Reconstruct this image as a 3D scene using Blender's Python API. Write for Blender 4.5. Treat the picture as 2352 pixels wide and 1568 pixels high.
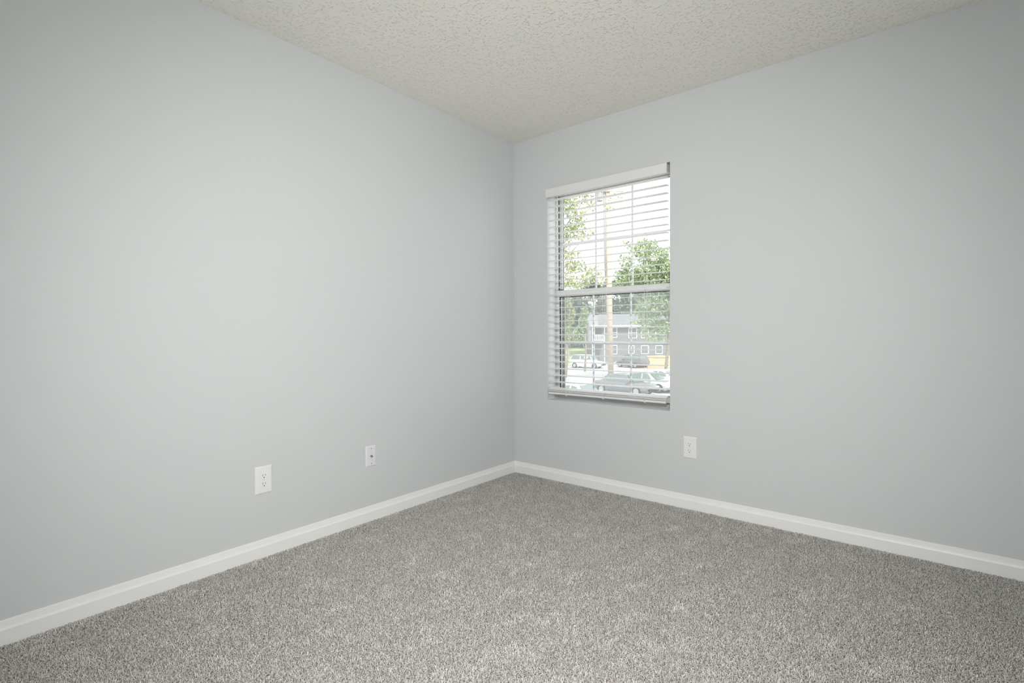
import bpy, bmesh, math, random
import numpy as np
from mathutils import Vector, Matrix

for o in list(bpy.data.objects):
    bpy.data.objects.remove(o)
scene = bpy.context.scene
COL = scene.collection

# ------------------------------------------------------------------ camera
CAM = Vector((2.40090, -2.97352, 1.03075))
YAW, PITCH, ROLL, FPX = 0.683749, -0.0152888, -0.0045965, 1173.083
W, H = 2352.0, 1568.0
fw = Vector((-math.sin(YAW) * math.cos(PITCH), math.cos(YAW) * math.cos(PITCH), math.sin(PITCH)))
rt0 = Vector((math.cos(YAW), math.sin(YAW), 0))
up0 = rt0.cross(fw)
rt = rt0 * math.cos(ROLL) + up0 * math.sin(ROLL)
up = up0 * math.cos(ROLL) - rt0 * math.sin(ROLL)
cam = bpy.data.cameras.new('camera')
cam.sensor_fit = 'HORIZONTAL'
cam.sensor_width = 36.0
cam.lens = 36.0 * FPX / W
cam.clip_start, cam.clip_end = 0.05, 600
cam_ob = bpy.data.objects.new('camera', cam)
m = Matrix((rt, up, -fw)).transposed().to_4x4()
m.translation = CAM
cam_ob.matrix_world = m
COL.objects.link(cam_ob)
scene.camera = cam_ob

# ------------------------------------------------------------------ sky, sun, exposure
world = bpy.data.worlds.new('sky')
scene.world = world
world.use_nodes = True
bg = world.node_tree.nodes['Background']
bg.inputs['Color'].default_value = (0.95, 0.975, 1.0, 1)
bg.inputs['Strength'].default_value = 2.3
sun = bpy.data.lights.new('sun', 'SUN')
sun.energy = 4.6
sun.angle = 0.03
sun.color = (1.0, 0.93, 0.84)
sun_ob = bpy.data.objects.new('sun', sun)
sun_ob.rotation_euler = Vector((-0.62, 0.42, -0.80)).to_track_quat('-Z', 'Y').to_euler()
sun_ob.location = (10, -10, 20)
COL.objects.link(sun_ob)
scene.view_settings.view_transform = 'Standard'
scene.view_settings.look = 'None'
scene.view_settings.gamma = 1.0
scene.view_settings.exposure = 0.0
scene.view_settings.use_curve_mapping = False
scene.cycles.max_bounces = 6
scene.cycles.glossy_bounces = 2
scene.cycles.caustics_reflective = False
scene.cycles.caustics_refractive = False
FILL_GLOBE_STRENGTH = 83.0
SPOT_WATTS = 243.0
FILL_GLOBE_Z = 1.10
FILL_COLOR = (1.0, 0.985, 0.97)

# ------------------------------------------------------------------ helpers
def px_ray(x, y):
    return fw + rt * ((x - W / 2) / FPX) - up * ((y - H / 2) / FPX)

def at_depth(x, y, depth):
    return CAM + px_ray(x, y) * depth

GROUND = -3.3
def on_ground(x, depth, z=GROUND):
    """Point of the outside ground that lies in pixel column x, depth metres ahead."""
    d = px_ray(x, 784)
    p = CAM + d * (depth / d.dot(fw))
    return Vector((p.x, p.y, z))

def tag(o, label=None, cat=None, group=None, kind=None):
    if label: o['label'] = label
    if cat: o['category'] = cat
    if group: o['group'] = group
    if kind: o['kind'] = kind
    return o

def link(name, me, parent=None, loc=(0, 0, 0)):
    o = bpy.data.objects.new(name, me)
    COL.objects.link(o)
    o.location = loc
    if parent is not None:
        o.parent = parent
    return o

def empty(name, loc=(0, 0, 0), rz=0.0):
    o = bpy.data.objects.new(name, None)
    o.empty_display_size = 0.1
    COL.objects.link(o)
    o.location = loc
    o.rotation_euler = (0, 0, rz)
    return o

def build(name, bm, mat, parent=None, smooth=False, loc=(0, 0, 0), bevel=0.0, seg=2):
    bmesh.ops.recalc_face_normals(bm, faces=bm.faces)
    me = bpy.data.meshes.new(name)
    bm.to_mesh(me)
    bm.free()
    me.materials.append(mat)
    if smooth:
        for p in me.polygons:
            p.use_smooth = True
    o = link(name, me, parent, loc)
    if bevel:
        b = o.modifiers.new('bevel', 'BEVEL')
        b.width = bevel
        b.segments = seg
        b.limit_method = 'ANGLE'
    return o

def box(bm, lo, hi):
    v = [bm.verts.new((x, y, z)) for x in (lo[0], hi[0]) for y in (lo[1], hi[1]) for z in (lo[2], hi[2])]
    for f in ((0, 1, 3, 2), (4, 6, 7, 5), (0, 4, 5, 1), (2, 3, 7, 6), (0, 2, 6, 4), (1, 5, 7, 3)):
        bm.faces.new([v[i] for i in f])

def boxes(*bs):
    bm = bmesh.new()
    for lo, hi in bs:
        box(bm, lo, hi)
    return bm

def tube(bm, pts, rad, n=6, cap=True):
    """Tapered tube along pts; rad is a number or a list."""
    rads = rad if isinstance(rad, (list, tuple)) else [rad] * len(pts)
    rings = []
    pts = [Vector(p) for p in pts]
    for i, p in enumerate(pts):
        d = (pts[min(i + 1, len(pts) - 1)] - pts[max(i - 1, 0)]).normalized()
        a = d.cross(Vector((0, 0, 1)) if abs(d.z) < 0.9 else Vector((1, 0, 0))).normalized()
        b = d.cross(a)
        rings.append([bm.verts.new(p + (a * math.cos(2 * math.pi * k / n) + b * math.sin(2 * math.pi * k / n)) * rads[i]) for k in range(n)])
    for r0, r1 in zip(rings, rings[1:]):
        for k in range(n):
            bm.faces.new((r0[k], r0[(k + 1) % n], r1[(k + 1) % n], r1[k]))
    if cap:
        bm.faces.new(rings[0][::-1])
        bm.faces.new(rings[-1])

def prism(bm, prof, a, b):
    """Loft between two rings of points (same count)."""
    ra = [bm.verts.new(p) for p in a(prof)]
    rb = [bm.verts.new(p) for p in b(prof)]
    n = len(ra)
    for k in range(n):
        bm.faces.new((ra[k], ra[(k + 1) % n], rb[(k + 1) % n], rb[k]))
    bm.faces.new(ra[::-1])
    bm.faces.new(rb)

def mat(name, color, rough=0.6, spec=0.3, metal=0.0, bump=None, noise=None, emit=None, trans=None):
    """Principled material. bump = (scale, strength, distance); noise = (scale, amount) colour mottling."""
    m = bpy.data.materials.new(name)
    m.use_nodes = True
    nt = m.node_tree
    p = nt.nodes['Principled BSDF']
    p.inputs['Base Color'].default_value = (*color, 1)
    p.inputs['Roughness'].default_value = rough
    p.inputs['Specular IOR Level'].default_value = spec
    p.inputs['Metallic'].default_value = metal
    tc = nt.nodes.new('ShaderNodeTexCoord')
    if noise:
        n = nt.nodes.new('ShaderNodeTexNoise')
        n.inputs['Scale'].default_value = noise[0]
        n.inputs['Detail'].default_value = 4
        nt.links.new(tc.outputs['Object'], n.inputs['Vector'])
        mp = nt.nodes.new('ShaderNodeMapRange')
        mp.inputs['From Min'].default_value = 0.3
        mp.inputs['From Max'].default_value = 0.7
        mp.inputs['To Min'].default_value = 1 - noise[1]
        mp.inputs['To Max'].default_value = 1 + noise[1]
        nt.links.new(n.outputs['Fac'], mp.inputs['Value'])
        mx = nt.nodes.new('ShaderNodeMix')
        mx.data_type = 'RGBA'
        mx.blend_type = 'MULTIPLY'
        mx.inputs[0].default_value = 1
        mx.inputs[6].default_value = (*color, 1)
        nt.links.new(mp.outputs['Result'], mx.inputs[7])
        nt.links.new(mx.outputs[2], p.inputs['Base Color'])
    if bump:
        n = nt.nodes.new('ShaderNodeTexNoise')
        n.inputs['Scale'].default_value = bump[0]
        n.inputs['Detail'].default_value = 3
        nt.links.new(tc.outputs['Object'], n.inputs['Vector'])
        b = nt.nodes.new('ShaderNodeBump')
        b.inputs['Strength'].default_value = bump[1]
        b.inputs['Distance'].default_value = bump[2]
        nt.links.new(n.outputs['Fac'], b.inputs['Height'])
        nt.links.new(b.outputs['Normal'], p.inputs['Normal'])
    if emit:
        p.inputs['Emission Color'].default_value = (*emit[0], 1)
        p.inputs['Emission Strength'].default_value = emit[1]
    return m

def glass_mat(name, tint=(1, 1, 1), gloss=0.05, haze=0.0, haze_col=(0.6, 0.65, 0.65)):
    """Thin pane: mostly straight-through, a little mirror, optional translucent haze."""
    m = bpy.data.materials.new(name)
    m.use_nodes = True
    nt = m.node_tree
    nt.nodes.remove(nt.nodes['Principled BSDF'])
    out = nt.nodes['Material Output']
    t = nt.nodes.new('ShaderNodeBsdfTransparent')
    t.inputs['Color'].default_value = (*tint, 1)
    g = nt.nodes.new('ShaderNodeBsdfGlossy')
    g.inputs['Roughness'].default_value = 0.02
    mx = nt.nodes.new('ShaderNodeMixShader')
    mx.inputs[0].default_value = gloss
    nt.links.new(t.outputs[0], mx.inputs[1])
    nt.links.new(g.outputs[0], mx.inputs[2])
    last = mx
    if haze:
        d = nt.nodes.new('ShaderNodeBsdfTranslucent')
        d.inputs['Color'].default_value = (*haze_col, 1)
        m2 = nt.nodes.new('ShaderNodeMixShader')
        m2.inputs[0].default_value = haze
        nt.links.new(mx.outputs[0], m2.inputs[1])
        nt.links.new(d.outputs[0], m2.inputs[2])
        last = m2
    nt.links.new(last.outputs[0], out.inputs['Surface'])
    return m

# ------------------------------------------------------------------ room materials
M = {}
M['wall'] = mat('wall_paint', (0.590, 0.610, 0.613), rough=0.55, spec=0.25)
M['base'] = mat('baseboard_paint', (0.80, 0.80, 0.79), rough=0.4, spec=0.35)
M['plate'] = mat('white_plastic', (0.765, 0.77, 0.775), rough=0.35, spec=0.4)
M['plate_b'] = mat('cool_white_plastic', (0.715, 0.715, 0.745), rough=0.35, spec=0.4)
M['slot'] = mat('dark_slot', (0.17, 0.17, 0.17), rough=0.7)
M['hole'] = mat('ground_hole', (0.02, 0.02, 0.02), rough=0.7)
M['steel'] = mat('nickel', (0.35, 0.35, 0.36), rough=0.3, metal=1.0)
M['screw'] = mat('painted_screw', (0.62, 0.62, 0.62), rough=0.45)
M['slat'] = mat('faux_wood_white', (0.80, 0.80, 0.795), rough=0.42, spec=0.35)
M['valance'] = mat('valance_white', (0.72, 0.72, 0.72), rough=0.45, spec=0.3)
M['cord'] = mat('cord_white', (0.82, 0.82, 0.80), rough=0.8)
M['headrail'] = mat('headrail_enamel', (0.62, 0.60, 0.56), rough=0.4)
M['vinyl'] = mat('window_vinyl', (0.66, 0.665, 0.65), rough=0.4, spec=0.35)
M['muntin'] = mat('muntin_vinyl', (0.74, 0.755, 0.78), rough=0.4, spec=0.35)
M['gasket'] = mat('black_gasket', (0.025, 0.025, 0.025), rough=0.6)
M['sill'] = mat('shaded_sill_vinyl', (0.44, 0.44, 0.435), rough=0.45)  # darkened to stand in for the blind's shadow on the sill
M['track'] = mat('window_track', (0.33, 0.33, 0.31), rough=0.5)
M['glass'] = glass_mat('window_glass', (0.97, 0.985, 0.975), 0.04)
M['screen'] = glass_mat('insect_screen', (0.86, 0.88, 0.875), 0.0, haze=0.2, haze_col=(0.62, 0.66, 0.65))

def ceiling_mat():
    m = mat('stippled_ceiling', (0.885, 0.87, 0.812), rough=0.9, spec=0.1)
    nt = m.node_tree
    p = nt.nodes['Principled BSDF']
    tc = nt.nodes.new('ShaderNodeTexCoord')
    n1 = nt.nodes.new('ShaderNodeTexNoise')
    n1.inputs['Scale'].default_value = 85
    n1.inputs['Detail'].default_value = 1.2
    n1.inputs['Distortion'].default_value = 0.35
    nt.links.new(tc.outputs['Object'], n1.inputs['Vector'])
    r1 = nt.nodes.new('ShaderNodeMapRange')
    r1.interpolation_type = 'SMOOTHSTEP'
    r1.inputs['From Min'].default_value = 0.55
    r1.inputs['From Max'].default_value = 0.74
    nt.links.new(n1.outputs['Fac'], r1.inputs['Value'])
    n2 = nt.nodes.new('ShaderNodeTexNoise')
    n2.inputs['Scale'].default_value = 160
    n2.inputs['Detail'].default_value = 2
    nt.links.new(tc.outputs['Object'], n2.inputs['Vector'])
    ad = nt.nodes.new('ShaderNodeMath')
    ad.operation = 'MULTIPLY_ADD'
    ad.inputs[1].default_value = 0.22
    nt.links.new(n2.outputs['Fac'], ad.inputs[0])
    nt.links.new(r1.outputs['Result'], ad.inputs[2])
    b = nt.nodes.new('ShaderNodeBump')
    b.inputs['Strength'].default_value = 0.7
    b.inputs['Distance'].default_value = 0.0045
    nt.links.new(ad.outputs[0], b.inputs['Height'])
    nt.links.new(b.outputs['Normal'], p.inputs['Normal'])
    return m
M['ceiling'] = ceiling_mat()

def carpet_mat():
    m = mat('carpet_yarn', (0.4, 0.39, 0.37), rough=1.0, spec=0.05)
    nt = m.node_tree
    p = nt.nodes['Principled BSDF']
    a = nt.nodes.new('ShaderNodeVertexColor')
    a.layer_name = 'yarn'
    d = nt.nodes.new('ShaderNodeBsdfDiffuse')
    nt.links.new(a.outputs['Color'], d.inputs['Color'])
    nt.links.new(d.outputs[0], nt.nodes['Material Output'].inputs['Surface'])
    nt.nodes.remove(p)
    return m
M['carpet'] = carpet_mat()
M['backing'] = mat('carpet_base', (0.42, 0.405, 0.38), rough=1.0, spec=0.02, bump=(160, 0.6, 0.004), noise=(140, 0.3))

# ------------------------------------------------------------------ room shell
RX, RY, RH = 3.35, -3.60, 2.44          # room: x 0..RX, y RY..0, z 0..RH
OX0, OX1, OZ0, OZ1 = 0.305, 1.200, 0.562, 2.052   # window opening
WT = 0.20                                # window wall thickness
FL = -0.012                              # carpet backing level

def structure(o, label=None):
    o['kind'] = 'structure'
    if label: o['label'] = label
    return o

structure(build('floor', boxes(((-0.15, RY - 0.15, FL - 0.2), (RX + 0.15, WT, FL))), M['backing']), 'grey cut pile carpeted floor of the room')
structure(build('ceiling', boxes(((-0.15, RY - 0.15, RH), (RX + 0.15, WT, RH + 0.2))), M['ceiling']), 'off-white stippled ceiling')
structure(build('wall_left', boxes(((-0.15, RY - 0.15, FL), (0, WT, RH))), M['wall']), 'plain pale grey painted wall without a window')
wr = bmesh.new()
box(wr, (0, 0, FL), (OX0, WT, RH))
box(wr, (OX1, 0, FL), (RX, WT, RH))
box(wr, (OX0, 0, FL), (OX1, WT, OZ0))
box(wr, (OX0, 0, OZ1), (OX1, WT, RH))
bmesh.ops.remove_doubles(wr, verts=wr.verts, dist=1e-5)
structure(build('wall_right', wr, M['wall']), 'pale grey painted wall around the window')
structure(build('wall_back', boxes(((0, RY - 0.15, FL), (RX, RY, RH))), M['wall']), 'pale grey painted wall behind the viewer')
structure(build('wall_side', boxes(((RX, RY - 0.15, FL), (RX + 0.15, WT, RH))), M['wall']), 'pale grey painted wall at the right of the viewer')

BASE = [(0, FL), (0.012, FL), (0.012, 0.0475), (0.0112, 0.0495), (0.0085, 0.0555), (0.0070, 0.0625),
        (0.0068, 0.0650), (0.0058, 0.0665), (0.0055, 0.0715), (0.0047, 0.0730), (0.0045, 0.0765), (0.0030, 0.0787), (0, 0.0787)]
bm = bmesh.new()
prism(bm, BASE, lambda P: [(d, RY + d, z) for d, z in P], lambda P: [(d, -d, z) for d, z in P])
structure(build('baseboard_left', bm, M['base']), 'white moulded baseboard along the windowless wall')
bm = bmesh.new()
prism(bm, BASE, lambda P: [(d, -d, z) for d, z in P], lambda P: [(RX - d, -d, z) for d, z in P])
structure(build('baseboard_right', bm, M['base']), 'white moulded baseboard under the window')
bm = bmesh.new()
prism(bm, BASE, lambda P: [(RX - d, -d, z) for d, z in P], lambda P: [(RX - d, RY + d, z) for d, z in P])
structure(build('baseboard_side', bm, M['base']), 'white moulded baseboard at the right of the viewer')
bm = bmesh.new()
prism(bm, BASE, lambda P: [(RX - d, RY + d, z) for d, z in P], lambda P: [(d, RY + d, z) for d, z in P])
structure(build('baseboard_back', bm, M['base']), 'white moulded baseboard behind the viewer')

# ------------------------------------------------------------------ carpet pile
def carpet_pile():
    rng = np.random.default_rng(7)
    sp = 0.0042
    xs = np.arange(0.012, RX - 0.012, sp)
    ys = np.arange(RY + 0.012, -0.012, sp)
    X, Y = np.meshgrid(xs, ys)
    X = X.ravel() + rng.uniform(-0.6, 0.6, X.size) * sp
    Y = Y.ravel() + rng.uniform(-0.6, 0.6, Y.size) * sp
    keep = ((X - CAM.x) * fw.x + (Y - CAM.y) * fw.y > 0.95) & (X > 0.0125) & (Y < -0.0125)
    X, Y = X[keep], Y[keep]
    n = X.size
    def field(scale, k, seed):
        r = np.random.default_rng(seed)
        f = np.zeros(n)
        for _ in range(k):
            a, ph, s = r.uniform(0, 2 * np.pi), r.uniform(0, 2 * np.pi), scale * r.uniform(0.6, 1.7)
            f += np.cos((X * np.cos(a) + Y * np.sin(a)) * s + ph)
        return f / np.sqrt(k / 2)
    patch = field(24, 16, 3) * 0.5 + field(50, 16, 4) * 0.5       # brushed and trodden areas
    ang = field(9, 10, 5) * 0.5 + rng.uniform(-np.pi, np.pi, n)
    hgt = 0.0098 + rng.normal(0, 0.0012, n) + 0.0006 * patch
    hgt = np.clip(hgt, 0.006, 0.014)
    lean = np.clip(0.0100 + rng.normal(0, 0.0028, n) - 0.0011 * patch, 0.002, 0.016)
    curl = rng.normal(0, 0.0026, n)
    wid = 0.00105 * rng.uniform(0.75, 1.25, n)
    dx, dy = np.cos(ang), np.sin(ang)
    rot = ang + np.pi / 2 + rng.normal(0, 0.5, n)
    px, py = np.cos(rot) * wid, np.sin(rot) * wid
    V = np.empty((n, 6, 3), np.float32)
    for i, (t, h, w) in enumerate(((0.0, 0.30, 0.9), (0.45, 1.0, 1.1), (1.0, 0.82, 0.6))):
        cx, cy, cz = X + dx * lean * (t - 0.4) - dy * curl * t * t, Y + dy * lean * (t - 0.4) + dx * curl * t * t, FL + hgt * h
        V[:, 2 * i] = np.stack([cx - px * w, cy - py * w, cz], 1)
        V[:, 2 * i + 1] = np.stack([cx + px * w, cy + py * w, cz], 1)
    V[:, :, 0] = np.maximum(V[:, :, 0], 0.0122)
    V[:, :, 1] = np.minimum(V[:, :, 1], -0.0122)
    idx = (np.arange(n, dtype=np.int32) * 6)[:, None]
    F = np.concatenate([idx + np.array([0, 1, 3, 2]), idx + np.array([2, 3, 5, 4])], 1).ravel().astype(np.int32)
    me = bpy.data.meshes.new('carpet_pile')
    me.vertices.add(n * 6)
    me.vertices.foreach_set('co', V.ravel())
    me.loops.add(F.size)
    me.loops.foreach_set('vertex_index', F)
    me.polygons.add(n * 2)
    me.polygons.foreach_set('loop_start', np.arange(n * 2, dtype=np.int32) * 4)
    me.polygons.foreach_set('loop_total', np.full(n * 2, 4, np.int32))
    me.polygons.foreach_set('use_smooth', np.ones(n * 2, bool))
    # yarn colours: pale grey, taupe and a few darker or tinted plies
    pal = np.array([[0.62, 0.605, 0.58], [0.55, 0.535, 0.51], [0.48, 0.465, 0.44], [0.38, 0.365, 0.345], [0.58, 0.545, 0.51]])
    pick = rng.choice(5, n, p=[0.38, 0.28, 0.16, 0.10, 0.08])
    c = pal[pick] * rng.uniform(0.88, 1.12, n)[:, None] * (CARPET_GAIN + 0.10 * np.clip(patch - 0.5, -0.6, 1.5))[:, None]
    C = np.ones((n, 6, 4), np.float32)
    C[:, :, :3] = c[:, None, :]
    at = me.color_attributes.new('yarn', 'FLOAT_COLOR', 'POINT')
    at.data.foreach_set('color', C.ravel())
    me.update()
    me.validate()
    me.materials.append(M['carpet'])
    o = link('carpet_pile', me, bpy.data.objects['floor'])
    o['kind'] = 'stuff'
    o['label'] = 'short twisted grey and taupe carpet pile'
CARPET_GAIN = 1.17
carpet_pile()

# ------------------------------------------------------------------ window
win = structure(empty('window_1', ((OX0 + OX1) / 2, 0.105, OZ0)), 'white single-hung window with grid panes behind the blind')
def wbox(name, lo, hi, mt, parent=None, bevel=0.0):
    """Box given in world coordinates, stored relative to the window's origin."""
    par = parent or win
    off = win.location
    bm = boxes((Vector(lo) - off, Vector(hi) - off))
    return build(name, bm, mt, par, bevel=bevel)
FI, FO = 0.106, 0.185                    # frame: inner and outer face
FX0, FX1 = OX0, OX1
wbox('frame_jamb', (FX0, FI, OZ0), (FX0 + 0.016, FO, OZ1), M['vinyl'], bevel=0.0015)
wbox('frame_jamb', (FX1 - 0.016, FI, OZ0), (FX1, FO, OZ1), M['vinyl'], bevel=0.0015)
wbox('frame_head', (FX0 + 0.016, FI, OZ1 - 0.03), (FX1 - 0.016, FO, OZ1), M['vinyl'], bevel=0.0015)
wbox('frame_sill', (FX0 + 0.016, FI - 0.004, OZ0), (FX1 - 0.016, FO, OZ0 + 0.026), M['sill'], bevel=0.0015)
wbox('sill_gap_line', (FX0 + 0.018, 0.1015, OZ0 + 0.0262), (FX1 - 0.018, 0.108, OZ0 + 0.0300), M['gasket'])  # dark strip added to draw the shaded gap under the sash
wbox('jamb_track', (FX0 + 0.016, 0.118, 1.345), (FX0 + 0.0185, 0.126, OZ1 - 0.03), M['gasket'])
wbox('jamb_track', (FX1 - 0.0185, 0.118, 1.345), (FX1 - 0.016, 0.126, OZ1 - 0.03), M['gasket'])

def sash(name, x0, x1, z0, z1, y0, y1, st, rb, rtop, gy, gm, label):
    """Sash frame with stiles, rails, glazing gasket, grid bars and six panes."""
    s = empty(name, (0, 0, 0))
    s.parent = win
    s['label'] = label
    gx0, gx1, gz0, gz1 = x0 + st, x1 - st, z0 + rb, z1 - rtop
    wbox('stile', (x0, y0, z0), (gx0, y1, z1), M['vinyl'], s, 0.002)
    wbox('stile', (gx1, y0, z0), (x1, y1, z1), M['vinyl'], s, 0.002)
    wbox('bottom_rail', (gx0, y0, z0), (gx1, y1, gz0), M['vinyl'], s, 0.002)
    wbox('top_rail', (gx0, y0, gz1), (gx1, y1, z1), M['vinyl'], s, 0.002)
    g = 0.0045
    off = win.location
    gb = bmesh.new()
    for lo, hi in (((gx0, gy - 0.006, gz0), (gx0 + g, gy + 0.004, gz1)), ((gx1 - g, gy - 0.006, gz0), (gx1, gy + 0.004, gz1)),
                   ((gx0, gy - 0.006, gz1 - g), (gx1, gy + 0.004, gz1)), ((gx0, gy - 0.006, gz0), (gx1, gy + 0.004, gz0 + g))):
        box(gb, Vector(lo) - off, Vector(hi) - off)
    build('gasket', gb, gm, s)
    mw = 0.0125
    cols = [gx0 + (gx1 - gx0) * k / 3 for k in range(4)]
    rows = [gz0 + (gz1 - gz0) * k / 2 for k in range(3)]
    for cx in cols[1:3]:
        wbox('muntin', (cx - mw / 2, gy - 0.009, gz0), (cx + mw / 2, gy - 0.001, gz1), M['muntin'], s, 0.002)
    for a, b in zip(cols, cols[1:]):
        lo = a + (mw / 2 if a > gx0 else 0)
        hi = b - (mw / 2 if b < gx1 else 0)
        wbox('muntin', (lo, gy - 0.009, rows[1] - mw / 2), (hi, gy - 0.001, rows[1] + mw / 2), M['muntin'], s, 0.002)
        for c, d in zip(rows, rows[1:]):
            bm = bmesh.new()
            v = [bm.verts.new(Vector(q) - off) for q in ((a, gy, c), (b, gy, c), (b, gy, d), (a, gy, d))]
            bm.faces.new(v)
            build('pane', bm, M['glass'], s)
    return s
sash('upper_sash', FX0 + 0.016, FX1 - 0.016, 1.300, OZ1 - 0.03, 0.132, 0.160, 0.022, 0.040, 0.012, 0.148, M['track'], 'upper sash set back behind the lower one')
sash('lower_sash', FX0 + 0.010, FX1 - 0.010, OZ0 + 0.026, 1.341, 0.104, 0.130, 0.0185, 0.042, 0.047, 0.118, M['gasket'], 'lower sash in front of the upper one')
wbox('tilt_latch', (FX0 + 0.020, 0.108, 1.341), (FX0 + 0.058, 0.122, 1.3465), M['gasket'], None, 0.001)
wbox('tilt_latch', (FX1 - 0.062, 0.108, 1.341), (FX1 - 0.024, 0.122, 1.3465), M['gasket'], None, 0.001)
wbox('sash_lift', (0.70, 0.094, 0.592), (0.80, 0.104, 0.600), M['track'], None, 0.001)
bm = bmesh.new()
off = win.location
v = [bm.verts.new(Vector(q) - off) for q in ((FX0 + 0.016, 0.172, OZ0 + 0.02), (FX1 - 0.016, 0.172, OZ0 + 0.02), (FX1 - 0.016, 0.172, 1.33), (FX0 + 0.016, 0.172, 1.33))]
bm.faces.new(v)
build('insect_screen', bm, M['screen'], win)['label'] = 'grey insect screen outside the lower sash'
wbox('screen_frame', (FX0 + 0.016, 0.166, OZ0 + 0.02), (FX0 + 0.034, 0.178, 1.33), M['track'], None, 0.001)
wbox('screen_frame', (FX1 - 0.034, 0.166, OZ0 + 0.02), (FX1 - 0.016, 0.178, 1.33), M['track'], None, 0.001)

# ------------------------------------------------------------------ blind
BX0, BX1 = 0.3135, 1.1775
blind = empty('window_blind', ((BX0 + BX1) / 2, 0.02, OZ0))
tag(blind, 'white horizontal slat blind with valance hanging open in the window', 'blind')
boff = blind.location.copy()
def bbuild(name, bm, mt, **k):
    bmesh.ops.translate(bm, vec=-boff, verts=bm.verts)
    return build(name, bm, mt, blind, **k)

bbuild('headrail', boxes(((BX0, -0.003, 1.998), (BX1 + 0.006, 0.052, 2.044))), M['headrail'], bevel=0.002)
bm = bmesh.new()
VAL = [(-0.0135, 2.0470), (-0.0185, 2.0462), (-0.0205, 2.0430), (-0.0215, 2.0300), (-0.0215, 2.0080), (-0.0200, 1.9950), (-0.0175, 1.9870), (-0.0150, 1.9845), (-0.0120, 1.9850), (-0.0110, 1.9880), (-0.0110, 2.0450)]
prism(bm, VAL, lambda P: [(0.3065, y, z) for y, z in P], lambda P: [(1.1870, y, z) for y, z in P])
o = bbuild('valance', bm, M['valance'])
o['label'] = 'plain white valance along the top of the blind'
for cx in (0.40, 1.10):
    bbuild('valance_clip', boxes(((cx - 0.012, -0.0112, 2.038), (cx + 0.012, -0.001, 2.0462))), M['headrail'])

def slat_mesh(name):
    """Crowned slat 50 mm deep, 2.8 mm thick, length along x."""
    n, hw, th, crown = 4, 0.025, 0.0028, 0.0016
    top = [(-hw + 2 * hw * k / n, crown * (1 - (2 * k / n - 1) ** 2) + th / 2) for k in range(n + 1)]
    bot = [(y, z - th) for y, z in reversed(top)]
    bm = bmesh.new()
    prism(bm, top + bot, lambda P: [(BX0 - boff.x, y, z) for y, z in P], lambda P: [(BX1 - boff.x, y, z) for y, z in P])
    bmesh.ops.recalc_face_normals(bm, faces=bm.faces)
    me = bpy.data.meshes.new(name)
    bm.to_mesh(me)
    bm.free()
    me.materials.append(M['slat'])
    return me
SLAT = slat_mesh('slat')
TILT = math.radians(3.0)
SY = 0.0205
N_SL = 28
SZ = [1.9705 - 0.04745 * k for k in range(N_SL)]
rnd = random.Random(5)
for k, z in enumerate(SZ):
    s = link('slat', SLAT, blind, (0, SY - boff.y, z - boff.z))
    s.rotation_euler = (TILT + rnd.uniform(-0.012, 0.012), rnd.uniform(-0.0012, 0.0012), 0)
for z, t in ((0.6415, 13.0), (0.6335, 12.0), (0.6275, 11.5)):
    s = link('slat', SLAT, blind, (0, SY - boff.y, z - boff.z))
    s.rotation_euler = (math.radians(t), 0, 0)
RAIL_T = math.radians(9)
bm = bmesh.new()
RP = [(-0.025, 0.004), (-0.023, 0.0065), (0.023, 0.0065), (0.025, 0.004), (0.025, -0.004), (0.022, -0.0075), (-0.022, -0.0075), (-0.025, -0.004)]
prism(bm, RP, lambda P: [(BX0, y, z) for y, z in P], lambda P: [(BX1 - 0.002, y, z) for y, z in P])
bmesh.ops.rotate(bm, cent=(0, 0, 0), matrix=Matrix.Rotation(RAIL_T, 3, 'X'), verts=bm.verts)
bmesh.ops.translate(bm, vec=(0, SY, 0.6135), verts=bm.verts)
bbuild('bottom_rail', bm, M['slat'])

def ladder_x(px):
    d = px_ray(px, 800)
    s = (-0.006 - CAM.y) / d.y
    return CAM.x + d.x * s
for px in (1299.3, 1384.2, 1479.6):
    lx = ladder_x(px)
    bm = bmesh.new()
    dy, dz = 0.0255 * math.cos(TILT), 0.0255 * math.sin(TILT)
    tube(bm, [(lx, SY - dy, 2.0), (lx, SY - dy, 0.606)], 0.0008, 5)
    tube(bm, [(lx, SY + dy, 2.0), (lx, SY + dy, 0.614)], 0.0008, 5)
    for z in SZ:
        tube(bm, [(lx, SY - dy, z - dz - 0.0022), (lx, SY + dy, z + dz - 0.0022)], 0.0006, 4)
    bbuild('ladder_cord', bm, M['cord'])
    bm = bmesh.new()
    tube(bm, [(lx + 0.003, SY, 2.0), (lx + 0.003, SY, 0.60)], 0.0009, 5)
    bbuild('lift_cord', bm, M['cord'])
    bm = bmesh.new()
    for q in range(3):                       # slack of the ladder gathered in front of the rail
        pts = []
        for k in range(9):
            a = math.pi * 2 * k / 8
            pts.append((lx + math.cos(a) * 0.010 + 0.004 * (q - 1), SY - 0.0268 - 0.001 * q, 0.6105 + math.sin(a) * (0.0065 - 0.001 * q) - 0.002 * q))
        tube(bm, pts, 0.0009, 5)
    tube(bm, [(lx, SY - 0.026, 0.606), (lx + 0.004, SY - 0.027, 0.596), (lx + 0.008, SY - 0.022, 0.600)], 0.0011, 5)
    bbuild('cord_slack', bm, M['cord'])

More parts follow.
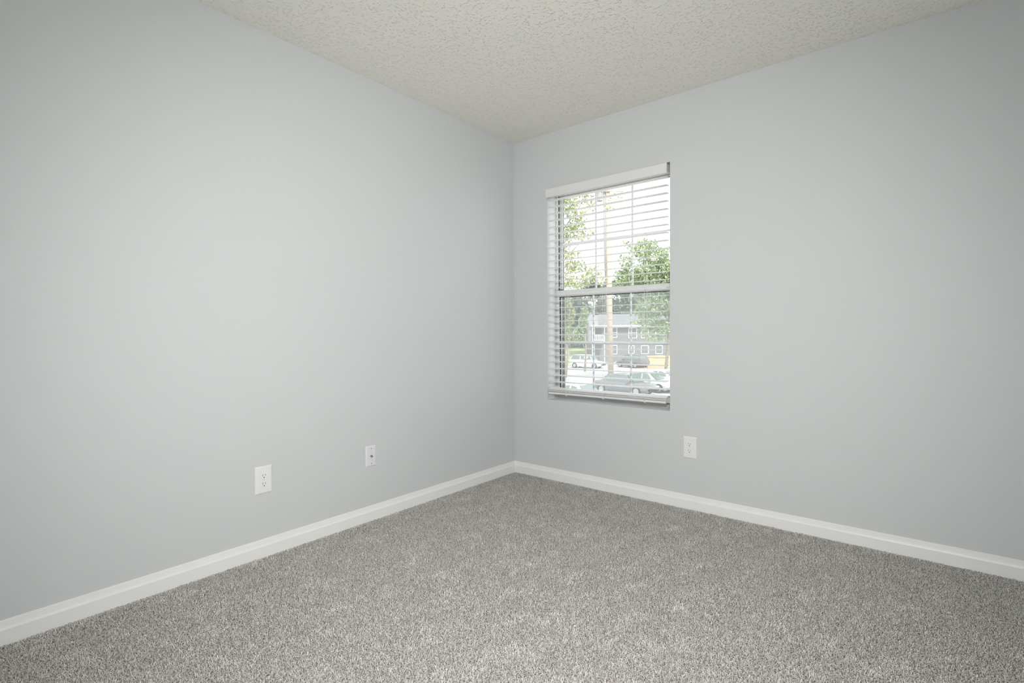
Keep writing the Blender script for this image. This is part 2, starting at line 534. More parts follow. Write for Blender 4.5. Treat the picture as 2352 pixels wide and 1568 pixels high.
# ------------------------------------------------------------------ wall plates
def plate_body(w, h, t, r):
    """Domed rectangular plate in the local x-z plane, facing -y."""
    bm = bmesh.new()
    rings = []
    for inset, dep in ((0, 0), (0.0004, -t * 0.45), (0.003, -t * 0.85), (0.007, -t), ):
        ring = []
        hw, hh = w / 2 - inset, h / 2 - inset
        for cx, cz, a0 in ((hw - r, hh - r, 0), (-hw + r, hh - r, 90), (-hw + r, -hh + r, 180), (hw - r, -hh + r, 270)):
            for k in range(4):
                a = math.radians(a0 + 30 * k)
                ring.append(bm.verts.new((cx + r * math.cos(a), dep, cz + r * math.sin(a))))
        rings.append(ring)
    n = len(rings[0])
    for a, b in zip(rings, rings[1:]):
        for k in range(n):
            bm.faces.new((a[k], a[(k + 1) % n], b[(k + 1) % n], b[k]))
    bm.faces.new(rings[-1])
    bm.faces.new(rings[0][::-1])
    return bm

def disc(bm, x, z, r, y0, y1, n=14, sx=1.0, flat=None):
    pts = []
    for k in range(n):
        a = 2 * math.pi * k / n
        zz = r * math.sin(a)
        if flat is not None:
            zz = max(-flat, min(flat, zz))
        pts.append((x + r * sx * math.cos(a), z + zz))
    prism(bm, pts, lambda P: [(px, y0, pz) for px, pz in P], lambda P: [(px, y1, pz) for px, pz in P])

def outlet(loc, rz, label, w=0.0785, h=0.1275):
    t = empty('wall_outlet', loc, rz)
    tag(t, label, 'outlet', 'duplex outlets on the walls')
    build('plate', plate_body(w, h, 0.0062, 0.003), M['plate'], t)
    for s in (1, -1):
        zc = 0.0195 * s
        bm = bmesh.new()
        disc(bm, 0, zc, 0.0172, -0.0055, -0.0074, 24, flat=0.0142)
        f = build('receptacle', bm, M['plate'], t, bevel=0.0006)
        for x, hh in ((-0.0064, 0.0045), (0.0064, 0.0037)):
            build('slot', boxes(((x - 0.0011, -0.0076, zc + 0.0035 - hh), (x + 0.0011, -0.0070, zc + 0.0035 + hh))), M['slot'], f)
        bm = bmesh.new()
        disc(bm, 0, zc - 0.0080, 0.0026, -0.0076, -0.0070, 12)
        build('ground_hole', bm, M['hole'], f)
    bm = bmesh.new()
    disc(bm, 0, 0, 0.0030, -0.0055, -0.0070, 14)
    sc = build('screw', bm, M['screw'], t)
    return t
outlet((0, -1.8687, 0.3555), math.pi / 2, 'white duplex outlet on the windowless wall, farther from the corner than the cable plate')
outlet((1.3209, 0, 0.3587), 0.0, 'white duplex outlet on the window wall, to the right below the blind')

t = empty('cable_plate', (0, -1.2768, 0.3548), math.pi / 2)
tag(t, 'white cable jack wall plate with a single round metal connector', 'wall plate')
build('plate', plate_body(0.0670, 0.1150, 0.0055, 0.0022), M['plate_b'], t)
bm = bmesh.new()
disc(bm, 0, 0, 0.0066, -0.0050, -0.0075, 6)
nut = build('connector_nut', bm, M['steel'], t)
bm = bmesh.new()
disc(bm, 0, 0, 0.0046, -0.0070, -0.0150, 18)
build('connector_barrel', bm, M['steel'], t)
bm = bmesh.new()
disc(bm, 0, 0, 0.0030, -0.0148, -0.0152, 14)
build('connector_socket', bm, M['slot'], t)
for z in (0.0418, -0.0418):
    bm = bmesh.new()
    disc(bm, 0, z, 0.0028, -0.0048, -0.0064, 14)
    build('screw', bm, M['steel'], t)

# ------------------------------------------------------------------ added fill lights (behind the viewer, never in view)
def globe(parent, z, r, m):
    bm = bmesh.new()
    rings = []
    for k in range(11):
        a = math.pi * (0.05 + 0.90 * k / 10)
        rings.append([bm.verts.new((r * math.sin(a) * math.cos(b), r * math.sin(a) * math.sin(b), z + r * math.cos(a))) for b in (2 * math.pi * j / 24 for j in range(24))])
    for a, b in zip(rings, rings[1:]):
        for j in range(24):
            bm.faces.new((a[j], b[j], b[(j + 1) % 24], a[(j + 1) % 24]))
    bm.faces.new(rings[0])
    bm.faces.new(rings[-1][::-1])
    build('globe', bm, m, parent, smooth=True)

def vdisc(r, z0, z1, n=32):
    bm = bmesh.new()
    tube(bm, [(0, 0, z0), (0, 0, z1)], r, n)
    return bm

fl = empty('fill_globe_lamp', (3.02, -3.30, 0.0))  # globe added to lift the lower walls and carpet
tag(fl, 'added unseen fill light, a frosted globe on a stand behind the viewer', 'lamp')
build('base', vdisc(0.13, -0.006, 0.02), M['steel'], fl)
build('pole', vdisc(0.010, 0.02, FILL_GLOBE_Z - 0.11, 10), M['steel'], fl)
globe(fl, FILL_GLOBE_Z, 0.12, mat('fill_globe', (0.9, 0.9, 0.88), rough=0.5, emit=(FILL_COLOR, FILL_GLOBE_STRENGTH)))

# unseen spot added so brightness falls off from the corner towards the frame edges
SPOT = Vector((2.55, -3.20, 1.70))
aim = (Vector((0.1, -0.1, 0.6)) - SPOT).normalized()
sl = empty('fill_spot_lamp', (SPOT.x - aim.x * 0.16, SPOT.y - aim.y * 0.16, 0.0))
tag(sl, 'added unseen spot light on a tripod stand behind the viewer', 'lamp')
hz = SPOT.z - aim.z * 0.16
build('pole', vdisc(0.011, 0.25, hz - 0.07, 10), M['steel'], sl)
for k in range(3):
    b = math.radians(100 + 120 * k)
    bm = bmesh.new()
    tube(bm, [(0, 0, 0.42), (0.27 * math.cos(b), 0.27 * math.sin(b), 0.002)], 0.009, 8)
    build('leg', bm, M['steel'], sl)
bm = bmesh.new()
prof = [(-0.06, 0.012), (-0.05, 0.035), (0.0, 0.05), (0.06, 0.062), (0.15, 0.095)]
q = aim.to_track_quat('Z', 'Y').to_matrix()
rings = [[bm.verts.new(Vector((0, 0, hz)) + q @ Vector((r * math.cos(2 * math.pi * j / 24), r * math.sin(2 * math.pi * j / 24), d))) for j in range(24)] for d, r in prof]
for r0, r1 in zip(rings, rings[1:]):
    for j in range(24):
        bm.faces.new((r0[j], r0[(j + 1) % 24], r1[(j + 1) % 24], r1[j]))
bm.faces.new(rings[0])
build('reflector', bm, M['steel'], sl, smooth=True)
L = bpy.data.lights.new('fill_beam', 'SPOT')
L.energy = SPOT_WATTS
L.color = FILL_COLOR
L.shadow_soft_size = 0.06
L.spot_size = math.radians(102)
L.spot_blend = 1.0
lo = bpy.data.objects.new('fill_beam', L)
COL.objects.link(lo)
lo.parent = sl
lo.location = (SPOT.x - sl.location.x, SPOT.y - sl.location.y, SPOT.z)
lo.rotation_euler = aim.to_track_quat('-Z', 'Y').to_euler()

# ------------------------------------------------------------------ outside: ground
M['asphalt'] = mat('pale_asphalt', (0.47, 0.465, 0.45), rough=0.9, spec=0.1, noise=(0.35, 0.08))
M['dirt'] = mat('orange_clay', (0.50, 0.33, 0.21), rough=1.0, spec=0.0, noise=(0.8, 0.12))
M['lawn'] = mat('dry_lawn', (0.33, 0.36, 0.20), rough=1.0, spec=0.0, noise=(0.6, 0.2))
M['curb'] = mat('concrete_curb', (0.60, 0.58, 0.54), rough=0.9, noise=(2, 0.08))
M['pole'] = mat('pole_wood', (0.51, 0.42, 0.35), rough=0.85, spec=0.1, noise=(3, 0.10))
M['pipe'] = mat('grey_pipe', (0.33, 0.33, 0.34), rough=0.5)
M['siding'] = mat('slate_siding', (0.215, 0.215, 0.235), rough=0.8)
M['gable'] = mat('pale_siding', (0.30, 0.295, 0.32), rough=0.8)
M['roof'] = mat('grey_shingles', (0.20, 0.20, 0.215), rough=0.9, noise=(3, 0.12))
M['trim'] = mat('white_trim', (0.80, 0.80, 0.80), rough=0.6)
M['bwin'] = mat('house_window_glass', (0.16, 0.18, 0.19), rough=0.15, spec=0.6)
M['tire'] = mat('tyre_rubber', (0.03, 0.03, 0.03), rough=0.8)
M['rim'] = mat('wheel_rim', (0.45, 0.45, 0.46), rough=0.4, metal=0.7)
M['carglass'] = mat('car_glass', (0.13, 0.18, 0.18), rough=0.08, spec=0.7)
M['red'] = mat('tail_lamp_red', (0.55, 0.05, 0.06), rough=0.3)
M['clear'] = mat('head_lamp', (0.75, 0.76, 0.78), rough=0.15, spec=0.6)
M['bark'] = mat('tree_bark', (0.30, 0.26, 0.21), rough=0.95, spec=0.05, noise=(6, 0.2))

def struct_out(o, label):
    o['kind'] = 'structure'
    o['label'] = label
    return o

R2 = Vector((rt0.x, rt0.y, 0))
F2 = Vector((-math.sin(YAW), math.cos(YAW), 0))
GA = math.atan2(R2.y, R2.x)              # heading that faces the viewer square on
bm = bmesh.new()
c = CAM.copy(); c.z = 0
quad = [c + R2 * a + F2 * b for a, b in ((-120, 6), (140, 6), (140, 320), (-120, 320))]
lo_ = [bm.verts.new((q.x, q.y, GROUND - 0.3)) for q in quad]
hi_ = [bm.verts.new((q.x, q.y, GROUND)) for q in quad]
bm.faces.new(hi_); bm.faces.new(lo_[::-1])
for k in range(4):
    bm.faces.new((lo_[k], lo_[(k + 1) % 4], hi_[(k + 1) % 4], hi_[k]))
struct_out(build('ground', bm, M['asphalt']), 'pale sunlit parking lot outside the window')

def bank(name, px0, px1, d0, d1, h, m, label):
    """Low sloping bank between two pixel columns, rising away from the viewer."""
    p = [on_ground(px0, d0), on_ground(px1, d0), on_ground(px1, d1), on_ground(px0, d1)]
    bm = bmesh.new()
    n = 8
    rows = []
    for j in range(n + 1):
        t = j / n
        rows.append([bm.verts.new(p[0].lerp(p[1], i / 10).lerp(p[3].lerp(p[2], i / 10), t) + Vector((0, 0, 0.02 + h * (t * t * (3 - 2 * t)) + 0.05 * math.sin(i * 2.1 + j) * t))) for i in range(11)])
    for a, b in zip(rows, rows[1:]):
        for i in range(10):
            bm.faces.new((a[i], a[i + 1], b[i + 1], b[i]))
    return struct_out(build(name, bm, m, smooth=True), label)
bank('clay_bank', 1462, 1640, 62, 72, 1.15, M['dirt'], 'orange clay bank beside the parking lot')
bank('lawn', 1120, 1352, 68, 96, 1.5, M['lawn'], 'dry green lawn bank left of the apartment house')

# ------------------------------------------------------------------ outside: utility pole
PD = 40.0
pb = on_ground(1403.2, PD)
pt_ = at_depth(1394.2, 380, PD)
up_ob = empty('utility_pole', pb)
tag(up_ob, 'tall tan wooden utility pole beyond the parked cars', 'pole')
top = pt_ - pb
bm = bmesh.new()
tube(bm, [Vector((0, 0, -0.2)), top * 0.5, top], [0.235, 0.215, 0.19], 20)
build('pole', bm, M['pole'], up_ob, smooth=True)
side = -R2 * 0.265 - F2 * 0.05
bm = bmesh.new()
z1 = (at_depth(1400, 652, PD).z - pb.z) / top.z
tube(bm, [top * z1 + side, top * 0.97 + side], 0.095, 10)
build('conduit', bm, M['pipe'], up_ob, smooth=True)
za = (at_depth(1396, 440, PD).z - pb.z) / top.z
bm = bmesh.new()
tube(bm, [top * za - R2 * 1.7 - F2 * 0.25 + Vector((0, 0, 0.05)), top * za + R2 * 1.2 - F2 * 0.25 - Vector((0, 0, 0.05))], 0.07, 8)
build('crossarm', bm, M['pole'], up_ob)
bm = bmesh.new()
tz = top * (za - 0.022)
tube(bm, [tz - R2 * 0.62 - Vector((0, 0, 0.35)), tz - R2 * 0.62 + Vector((0, 0, 0.35))], 0.24, 16)
build('transformer', bm, M['pipe'], up_ob)

# ------------------------------------------------------------------ outside: apartment house
BD = 76.0
hb = on_ground(1349, BD)
house = empty('apartment_house', hb, GA)
tag(house, 'slate grey two storey apartment house with white trim', 'building')
def hx(px): return (px - 1349) / FPX * BD
HW = hx(1590)
def hz_(py): return CAM.z + (766.0 - py) / FPX * BD - GROUND
EAVE = hz_(749)
build('wall', boxes(((hx(1364), 0, 0), (HW, 9, EAVE))), M['siding'], house)
bm = bmesh.new()
box(bm, (0.0, -1.6, hz_(785)), (hx(1363), 0.0, EAVE))
bx = build('bay', bm, M['gable'], house)
bm = bmesh.new()
r = [bm.verts.new(v) for v in ((-0.5, -0.6, EAVE + 0.02), (HW + 0.5, -0.6, EAVE + 0.02), (HW + 0.5, 9.6, EAVE + 0.02), (-0.5, 9.6, EAVE + 0.02), (2.5, 4.5, EAVE + 1.9), (HW - 2.5, 4.5, EAVE + 1.9))]
for f in ((0, 1, 5, 4), (1, 2, 5), (2, 3, 4, 5), (3, 0, 4), (3, 2, 1, 0)):
    bm.faces.new([r[i] for i in f])
build('roof', bm, M['roof'], house)
bm = bmesh.new()
g0, g1 = -0.3, hx(1371.5)
gv = [(g0, EAVE), (g1, EAVE), (g1, EAVE + 1.55), ((g0 + g1) / 2 - 0.2, EAVE + 1.75), (g0, EAVE + 1.0)]
prism(bm, gv, lambda P: [(x, -0.9, z) for x, z in P], lambda P: [(x, 0.4, z) for x, z in P])
build('dormer', bm, M['gable'], house)
build('gutter', boxes(((-0.5, -0.80, EAVE - 0.12), (HW + 0.5, -0.62, EAVE + 0.06))), M['trim'], house)
def hwindow(px0, px1, py0, py1, rows=2):
    f = 0.10
    x0, x1, z1, z0 = hx(px0), hx(px1), hz_(py0), hz_(py1)
    w = build('window', boxes(((x0, -0.06, z0), (x0 + f, 0.02, z1)), ((x1 - f, -0.06, z0), (x1, 0.02, z1)), ((x0, -0.06, z0), (x1, 0.02, z0 + f)), ((x0, -0.06, z1 - f), (x1, 0.02, z1)), ((x0, -0.05, (z0 + z1) / 2 - 0.03), (x1, 0.02, (z0 + z1) / 2 + 0.03))), M['trim'], house)
    for k in range(rows):
        a, b = z0 + f + (z1 - z0 - 2 * f) * k / rows, z0 + f + (z1 - z0 - 2 * f) * (k + 1) / rows
        build('pane', boxes(((x0 + f, -0.02, a), (x1 - f, -0.005, b))), M['bwin'], w)
for a in ((1405.5, 1417.5, 752.5, 776.5), (1405.5, 1417.5, 793, 814.5), (1443, 1463, 753, 778), (1443, 1457, 794, 813), (1472, 1490, 754, 778), (1472, 1490, 794, 814), (1505, 1522, 754, 778), (1505, 1522, 794, 814)):
    hwindow(*a)
# balcony at the left end with posts, rails and balusters
x0, x1 = hx(1355.5), hx(1384.5)
DY = -1.9
build('balcony_floor', boxes(((x0, DY, hz_(787)), (x1, 0, hz_(784)))), M['trim'], house)
build('balcony_rail', boxes(((x0, DY, hz_(771.5)), (x1, DY + 0.08, hz_(770)))), M['trim'], house)
build('balcony_rail', boxes(((x0, DY, hz_(782.5)), (x1, DY + 0.08, hz_(781)))), M['trim'], house)
for k in range(13):
    x = x0 + (x1 - x0) * (k + 0.5) / 13
    build('baluster', boxes(((x - 0.025, DY + 0.01, hz_(781.2)), (x + 0.025, DY + 0.07, hz_(771)))), M['trim'], house)
for x in (x0, x1 - 0.12):
    build('balcony_post', boxes(((x, DY, 0), (x + 0.12, DY + 0.12, EAVE))), M['trim'], house)
build('balcony_roof', boxes(((x0 - 0.2, DY - 0.2, EAVE - 0.10), (x1 + 0.2, 0, EAVE + 0.02))), M['trim'], house)

# ------------------------------------------------------------------ outside: cars
def make_car(name, loc, heading, paint, label, L_=4.55, wd=1.80, suv=False, group='cars in the parking lot'):
    """heading: direction of the bonnet. Local +x is the front."""
    t = empty(name, loc, heading)
    tag(t, label, 'car', group)
    h = 1.68 if suv else 1.46
    zb = 0.98 if suv else 0.92               # belt line
    fr, bk = L_ / 2, -L_ / 2
    # stations: x, sill z, shoulder z, half width
    st = [(bk, 0.42, 0.80 if not suv else 0.95, 0.70), (bk + 0.12, 0.30, zb - 0.02, 0.84), (bk + 0.55, 0.22, zb, 0.90), (bk + 1.3, 0.20, zb, 0.90),
          (0.0, 0.20, zb - 0.02, 0.90), (fr - 1.35, 0.20, zb - 0.04, 0.90), (fr - 0.60, 0.22, zb - 0.14, 0.88), (fr - 0.14, 0.28, zb - 0.24, 0.80), (fr, 0.40, zb - 0.40, 0.66)]
    k = wd / 1.80
    bm = bmesh.new()
    rings = []
    for x, z0, z1, hw in st:
        hw *= k
        pr = [(-hw * 0.92, z0), (-hw, z0 + 0.15), (-hw, z1 - 0.20), (-hw * 0.95, z1 - 0.04), (-hw * 0.80, z1), (hw * 0.80, z1), (hw * 0.95, z1 - 0.04), (hw, z1 - 0.20), (hw, z0 + 0.15), (hw * 0.92, z0)]
        rings.append([bm.verts.new((x, y, z)) for y, z in pr])
    for a, b in zip(rings, rings[1:]):
        for i in range(10):
            bm.faces.new((a[i], a[(i + 1) % 10], b[(i + 1) % 10], b[i]))
    bm.faces.new(rings[0]); bm.faces.new(rings[-1][::-1])
    body = build('body', bm, paint, t, smooth=True)
    # cabin
    if suv:
        cs = [(bk + 0.10, zb - 0.03, 0.80), (bk + 0.42, h - 0.06, 0.64), (bk + 1.2, h, 0.66), (0.25, h - 0.02, 0.66), (0.62, h - 0.10, 0.63), (fr - 1.18, zb - 0.05, 0.78)]
    else:
        cs = [(bk + 0.62, zb - 0.03, 0.78), (bk + 1.30, h - 0.06, 0.60), (bk + 1.85, h, 0.62), (0.10, h - 0.01, 0.62), (0.42, h - 0.08, 0.60), (fr - 1.15, zb - 0.06, 0.78)]
    bm = bmesh.new()
    tops = []
    for x, z, hw in cs:
        hw *= k
        zl = zb - 0.06
        pr = [(-0.82 * k, zl), (-hw, z - 0.03), (-hw * 0.8, z), (hw * 0.8, z), (hw, z - 0.03), (0.82 * k, zl)]
        tops.append([bm.verts.new((x, y, zz)) for y, zz in pr])
    for a, b in zip(tops, tops[1:]):
        for i in range(6):
            bm.faces.new((a[i], a[(i + 1) % 6], b[(i + 1) % 6], b[i]))
    bm.faces.new(tops[0]); bm.faces.new(tops[-1][::-1])
    build('cabin', bm, paint, t, smooth=False)
    def P(i, s, f):
        x, z, hw = cs[i]
        hw *= k
        lo = Vector((x, s * 0.82 * k, zb - 0.06)); hi = Vector((x, s * hw, z - 0.03))
        return lo.lerp(hi, f)
    def pane(vs, push):
        bm = bmesh.new()
        bm.faces.new([bm.verts.new(Vector(v) + Vector(push)) for v in vs])
        build('window', bm, M['carglass'], t)
    # windscreen and rear window
    a, b = cs[-1], cs[-2]
    pane([(a[0] - 0.06, -0.70 * k, zb - 0.01), (a[0] - 0.06, 0.70 * k, zb - 0.01), (b[0] + 0.02, b[2] * k * 0.86, b[1] - 0.02), (b[0] + 0.02, -b[2] * k * 0.86, b[1] - 0.02)], (0.03, 0, 0.03))
    a, b = cs[0], cs[1]
    pane([(a[0] + 0.10, -0.66 * k, zb + 0.10), (a[0] + 0.10, 0.66 * k, zb + 0.10), (b[0] - 0.03, b[2] * k * 0.86, b[1] - 0.05), (b[0] - 0.03, -b[2] * k * 0.86, b[1] - 0.05)], (-0.03, 0, 0.02))
    for s in (-1, 1):
        f0, f1 = 0.22, 0.90
        pane([P(1, s, f0) + Vector((-0.18, 0, 0)), P(2, s, f0) + Vector((0.30, 0, 0)), P(2, s, f1) + Vector((0.30, 0, 0)), P(1, s, f1) + Vector((0.04, 0, 0))], (0, s * 0.015, 0))
        pane([P(2, s, f0) + Vector((0.42, 0, 0)), P(4, s, f0) + Vector((0.30, 0, 0)), P(4, s, f1) + Vector((-0.05, 0, 0)), P(2, s, f1) + Vector((0.42, 0, 0))], (0, s * 0.015, 0))
        for x in (fr - 0.92, bk + 0.85):
            bm = bmesh.new()
            y = s * (0.90 * k - 0.10)
            tube(bm, [(x, y - 0.11 * s, 0.33), (x, y + 0.115 * s, 0.33)], 0.33, 20)
            w = build('wheel', bm, M['tire'], t)
            bm = bmesh.new()
            tube(bm, [(x, y + 0.10 * s, 0.33), (x, y + 0.125 * s, 0.33)], 0.21, 16)
            build('rim', bm, M['rim'], w)
        build('head_lamp', boxes(((fr - 0.20, s * 0.62 * k - 0.16, zb - 0.38), (fr - 0.045, s * 0.62 * k + 0.16, zb - 0.26))), M['clear'], t, bevel=0.02)
        build('tail_lamp', boxes(((bk + 0.02, s * 0.70 * k - 0.12, zb - 0.32), (bk + 0.16, s * 0.70 * k + 0.12, zb - 0.10))), M['red'], t, bevel=0.02)
        build('mirror', boxes(((0.72, s * 0.93 * k - 0.08, zb - 0.02), (0.84, s * 0.93 * k + 0.10, zb + 0.12))), paint, t, bevel=0.02)
    return t

def paint(name, c):
    return mat(name, c, rough=0.25, spec=0.5)
P_grey = paint('grey_car_paint', (0.17, 0.175, 0.19))
P_silver = paint('silver_car_paint', (0.48, 0.49, 0.51))
P_white = paint('white_car_paint', (0.82, 0.82, 0.82))
P_dark = paint('dark_car_paint', (0.12, 0.125, 0.14))
HD = GA                                        # heading to the right of the view
rowh = HD - 0.75
hv = R2 * math.cos(-0.75) + F2 * math.sin(-0.75)
nv = R2 * -math.sin(-0.75) + F2 * math.cos(-0.75)
carA = on_ground(1436, 36.5)
make_car('car', carA, rowh, P_grey, 'grey sedan at the foot of the utility pole')
make_car('car', carA + nv * 2.7 + hv * 0.3, rowh, P_silver, 'silver sedan parked beside the grey sedan, right of it')
make_car('car', on_ground(1330, 29.5), HD - 0.85, P_white, 'white sedan low in the window, just above the bottom rail')
make_car('car', on_ground(1349, 64.0), HD - 0.55, P_white, 'white sport utility car parked far off in front of the house', suv=True, L_=4.4)
make_car('car', on_ground(1452, 64.5), HD + 2.15, P_dark, 'dark car with red tail lamps parked far off by the clay bank', suv=True, L_=4.4)
make_car('car', carA + nv * 5.4 + hv * 0.2, rowh, P_white, 'white sedan half hidden by the window edge, right of the silver one')

# ------------------------------------------------------------------ outside: trees
def leaf_mat(name, c, amt=0.25, tr=0.45):
    m = mat(name, c, rough=0.6, spec=0.15)
    nt = m.node_tree
    p = nt.nodes['Principled BSDF']
    a = nt.nodes.new('ShaderNodeVertexColor'); a.layer_name = 'leaf'
    nt.links.new(a.outputs['Color'], p.inputs['Base Color'])
    t = nt.nodes.new('ShaderNodeBsdfTranslucent')
    nt.links.new(a.outputs['Color'], t.inputs['Color'])
    mx = nt.nodes.new('ShaderNodeMixShader'); mx.inputs[0].default_value = tr
    nt.links.new(p.outputs[0], mx.inputs[1]); nt.links.new(t.outputs[0], mx.inputs[2])
    nt.links.new(mx.outputs[0], nt.nodes['Material Output'].inputs['Surface'])
    return m
M['leaf'] = leaf_mat('leaves', (0.4, 0.5, 0.2))

def make_tree(name, loc, height, blobs, n, size, cols, label, trunk_r=0.16, lean=(0, 0), seed=1, group='trees outside the window'):
    """blobs: list of (right, ahead, z, radius_h, radius_v) foliage masses relative to the foot."""
    t = empty(name, loc)
    tag(t, label, 'tree', group)
    rng = np.random.default_rng(seed)
    b = np.array(blobs, float)
    vol = b[:, 3] ** 2 * b[:, 4]
    pick = rng.choice(len(b), n, p=vol / vol.sum())
    d = rng.normal(0, 1, (n, 3)); d /= np.linalg.norm(d, axis=1)[:, None]
    r = rng.uniform(0.15, 1, n) ** 0.5
    lc = b[pick, :3] + d * r[:, None] * np.stack([b[pick, 3], b[pick, 3], b[pick, 4]], 1)
    pos = lc[:, :1] * np.array([R2.x, R2.y, 0]) + lc[:, 1:2] * np.array([F2.x, F2.y, 0]) + lc[:, 2:3] * np.array([0, 0, 1.0])
    u = rng.normal(0, 1, (n, 3)); u /= np.linalg.norm(u, axis=1)[:, None]
    w = np.cross(u, rng.normal(0, 1, (n, 3))); w /= np.linalg.norm(w, axis=1)[:, None]
    s = size * rng.uniform(0.55, 1.3, n)[:, None]
    V = np.stack([pos - u * s, pos - w * s * 0.45, pos + u * s, pos + w * s * 0.45], 1).astype(np.float32)
    me = bpy.data.meshes.new('foliage')
    me.vertices.add(4 * n); me.vertices.foreach_set('co', V.ravel())
    me.loops.add(4 * n); me.loops.foreach_set('vertex_index', np.arange(4 * n, dtype=np.int32))
    me.polygons.add(n)
    me.polygons.foreach_set('loop_start', np.arange(n, dtype=np.int32) * 4)
    me.polygons.foreach_set('loop_total', np.full(n, 4, np.int32))
    C = np.ones((n, 4, 4), np.float32)
    cc = np.array(cols, float)[rng.integers(0, len(cols), n)] * rng.uniform(0.8, 1.2, n)[:, None]
    C[:, :, :3] = cc[:, None, :]
    me.color_attributes.new('leaf', 'FLOAT_COLOR', 'POINT').data.foreach_set('color', C.ravel())
    me.update(); me.validate()
    me.materials.append(M['leaf'])
    fo = link('foliage', me, t)
    fo['kind'] = 'stuff'
    bm = bmesh.new()
    topv = Vector((0, 0, 0)) + R2 * lean[0] + F2 * lean[1]
    topv.z = height * 0.8
    mid = topv * 0.5 + R2 * 0.15
    tube(bm, [(0, 0, -0.15), mid, topv], [trunk_r, trunk_r * 0.7, trunk_r * 0.25], 10)
    build('trunk', bm, M['bark'], t, smooth=True)
    for k, bb in enumerate(blobs[:7]):
        e = R2 * bb[0] + F2 * bb[1] + Vector((0, 0, bb[2]))
        s0 = topv * min(0.85, max(0.35, bb[2] / max(height, 1e-3) * 0.75))
        bm = bmesh.new()
        tube(bm, [s0, s0.lerp(e, 0.55) + Vector((0, 0, 0.2)), e], [trunk_r * 0.35, trunk_r * 0.22, trunk_r * 0.08], 6)
        build('branch', bm, M['bark'], t)
    return t

def blob(px, py, depth, rpx, rvpx, foot, ahead=0.0):
    """Foliage mass seen at pixel (px, py), radii in pixels, relative to a tree's foot."""
    q = at_depth(px, py, depth + ahead) - foot
    return (q.dot(R2), q.dot(F2), q.z, rpx / FPX * depth, rvpx / FPX * depth)

YG = [(0.437, 0.471, 0.241), (0.356, 0.414, 0.218), (0.506, 0.529, 0.310), (0.287, 0.333, 0.207)]
MG = [(0.322, 0.406, 0.252), (0.462, 0.546, 0.336), (0.252, 0.322, 0.210), (0.560, 0.630, 0.392)]
DG = [(0.247, 0.286, 0.221), (0.325, 0.364, 0.286), (0.195, 0.234, 0.182)]

# airy tree whose twigs hang into the left of the window
D = 31.0
f0 = on_ground(1225, D)
B = [blob(x, y, D, r, v, f0, a) for x, y, r, v, a in ((1300, 470, 34, 26, 0), (1345, 455, 26, 16, 0.6), (1325, 515, 26, 22, 0.4), (1352, 535, 18, 14, 0), (1290, 560, 28, 24, 0.8), (1240, 470, 60, 50, 0), (1230, 590, 60, 60, -1), (1322, 612, 30, 17, 0.5), (1298, 640, 26, 20, 0), (1345, 640, 26, 16, 0.4), (1310, 585, 30, 10, 0), (1412, 455, 16, 10, 0.5), (1400, 478, 14, 9, 0.2), (1260, 400, 70, 30, 0), (1340, 405, 60, 22, 0), (1320, 490, 30, 16, -0.5), (1358, 475, 14, 12, 0.3), (1300, 530, 30, 16, 0.2), (1330, 545, 22, 10, -0.4), (1365, 625, 20, 18, 0.5), (1378, 645, 18, 14, 0.2), (1315, 655, 34, 10, 0), (1310, 610, 22, 14, -0.3))]
make_tree('broadleaf_tree', f0, 13.5, B, 12500, 0.105, YG, 'airy yellow green tree filling the upper left of the window', 0.2, seed=11)
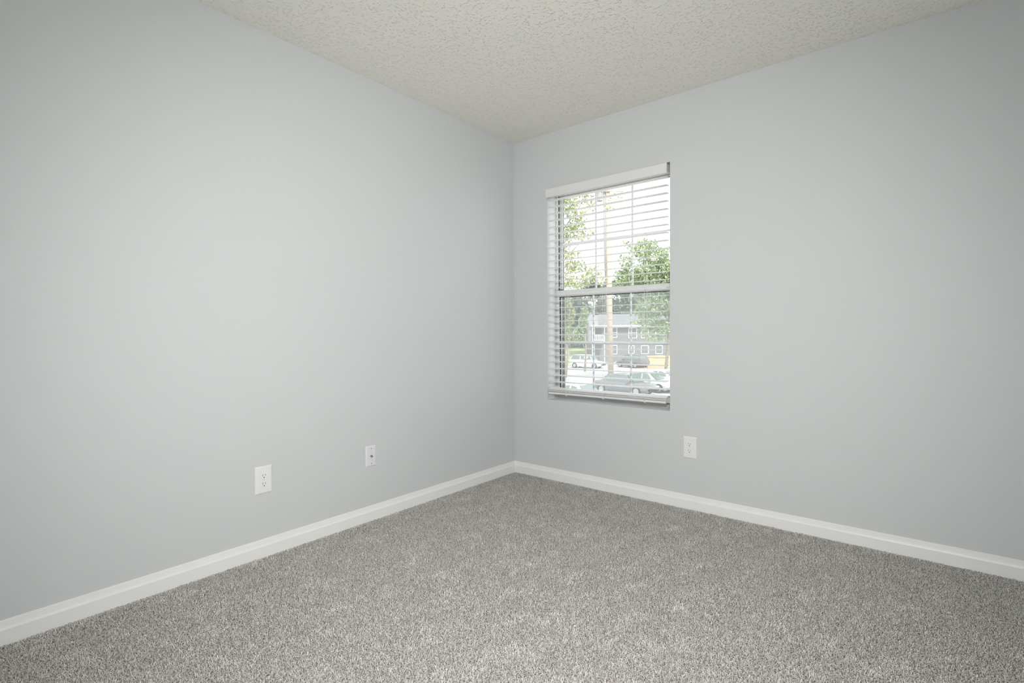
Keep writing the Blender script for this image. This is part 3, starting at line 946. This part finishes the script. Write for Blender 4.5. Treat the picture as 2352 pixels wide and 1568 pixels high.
# leafy young tree at the right
D = 44.0
f0 = on_ground(1526, D)
B = [blob(x, y, D, r, v, f0, a) for x, y, r, v, a in ((1500, 590, 34, 26, 0), (1440, 600, 20, 22, 0), (1475, 570, 30, 24, 1), (1440, 560, 12, 14, 0.4), (1530, 620, 36, 30, 0), (1455, 640, 40, 24, 0.5), (1510, 655, 40, 26, 0), (1500, 560, 16, 10, 0), (1500, 700, 40, 24, 0), (1475, 715, 24, 14, 0.6), (1530, 705, 34, 22, 0), (1462, 738, 18, 9, 0), (1520, 745, 30, 13, 0.5), (1570, 640, 50, 60, 0), (1580, 720, 40, 40, 0), (1430, 632, 22, 20, 0.6), (1420, 655, 16, 10, 0.3), (1480, 625, 30, 22, -0.5), (1525, 670, 30, 22, 0.5), (1535, 580, 18, 14, 0.3), (1495, 735, 30, 18, 0.3), (1530, 755, 26, 16, 0), (1482, 760, 20, 12, 0.5), (1505, 775, 26, 10, 0.4))]
make_tree('broadleaf_tree', f0, 9.0, B, 15000, 0.15, MG, 'leafy bright green tree in front of the house at the right', 0.15, lean=(0.5, 0.3), seed=12)
# slim hedge trees at the left
D = 50.0
f0 = on_ground(1300, D)
B = [blob(x, y, D, r, v, f0, a) for x, y, r, v, a in ((1300, 700, 14, 22, 0), (1302, 735, 16, 22, 0.4), (1300, 768, 13, 20, 0), (1310, 720, 12, 18, 0), (1285, 745, 14, 40, 0))]
make_tree('columnar_tree', f0, 6.0, B, 2400, 0.16, YG, 'slim pale green tree at the left edge of the lower sash', 0.1, seed=13)
D = 58.0
f0 = on_ground(1343, D)
B = [blob(x, y, D, r, v, f0, a) for x, y, r, v, a in ((1340, 745, 12, 24, 0), (1330, 770, 16, 20, 0.5), (1343, 720, 10, 16, 0))]
make_tree('columnar_tree', f0, 6.5, B, 1500, 0.17, MG, 'small tree standing left of the balcony', 0.13, seed=14)
# woods behind the house
for i, (px, py, rp, rv, lab) in enumerate(((1282, 705, 34, 52, 'dark wood tree farthest left behind the slim tree'), (1326, 712, 36, 46, 'dark wood tree rising left of the house roof'), (1372, 690, 36, 48, 'dark wood tree directly behind the utility pole'),
                                           (1424, 694, 38, 50, 'dark wood tree above the middle of the house roof'), (1478, 690, 40, 56, 'dark wood tree behind the bright green tree'), (1535, 690, 44, 62, 'dark wood tree farthest right behind the house'))):
    D = 96.0 + 9.5 * (i % 3)
    f0 = on_ground(px, D)
    rr = random.Random(i)
    B = [blob(px + rr.uniform(-0.6, 0.6) * rp, py + rr.uniform(-0.7, 0.9) * rv, D, rp * rr.uniform(0.4, 0.65), rv * rr.uniform(0.35, 0.55), f0, rr.uniform(-2, 2)) for _ in range(9)]
    B += [blob(px + (k - 1) * rp * 0.8, 778, D, rp * 0.55, 30, f0, 0) for k in range(3)]
    make_tree('woodland_tree', f0, 13.0, B, 3600, 0.42, DG, lab, 0.22, seed=30 + i, group='woods behind the house')
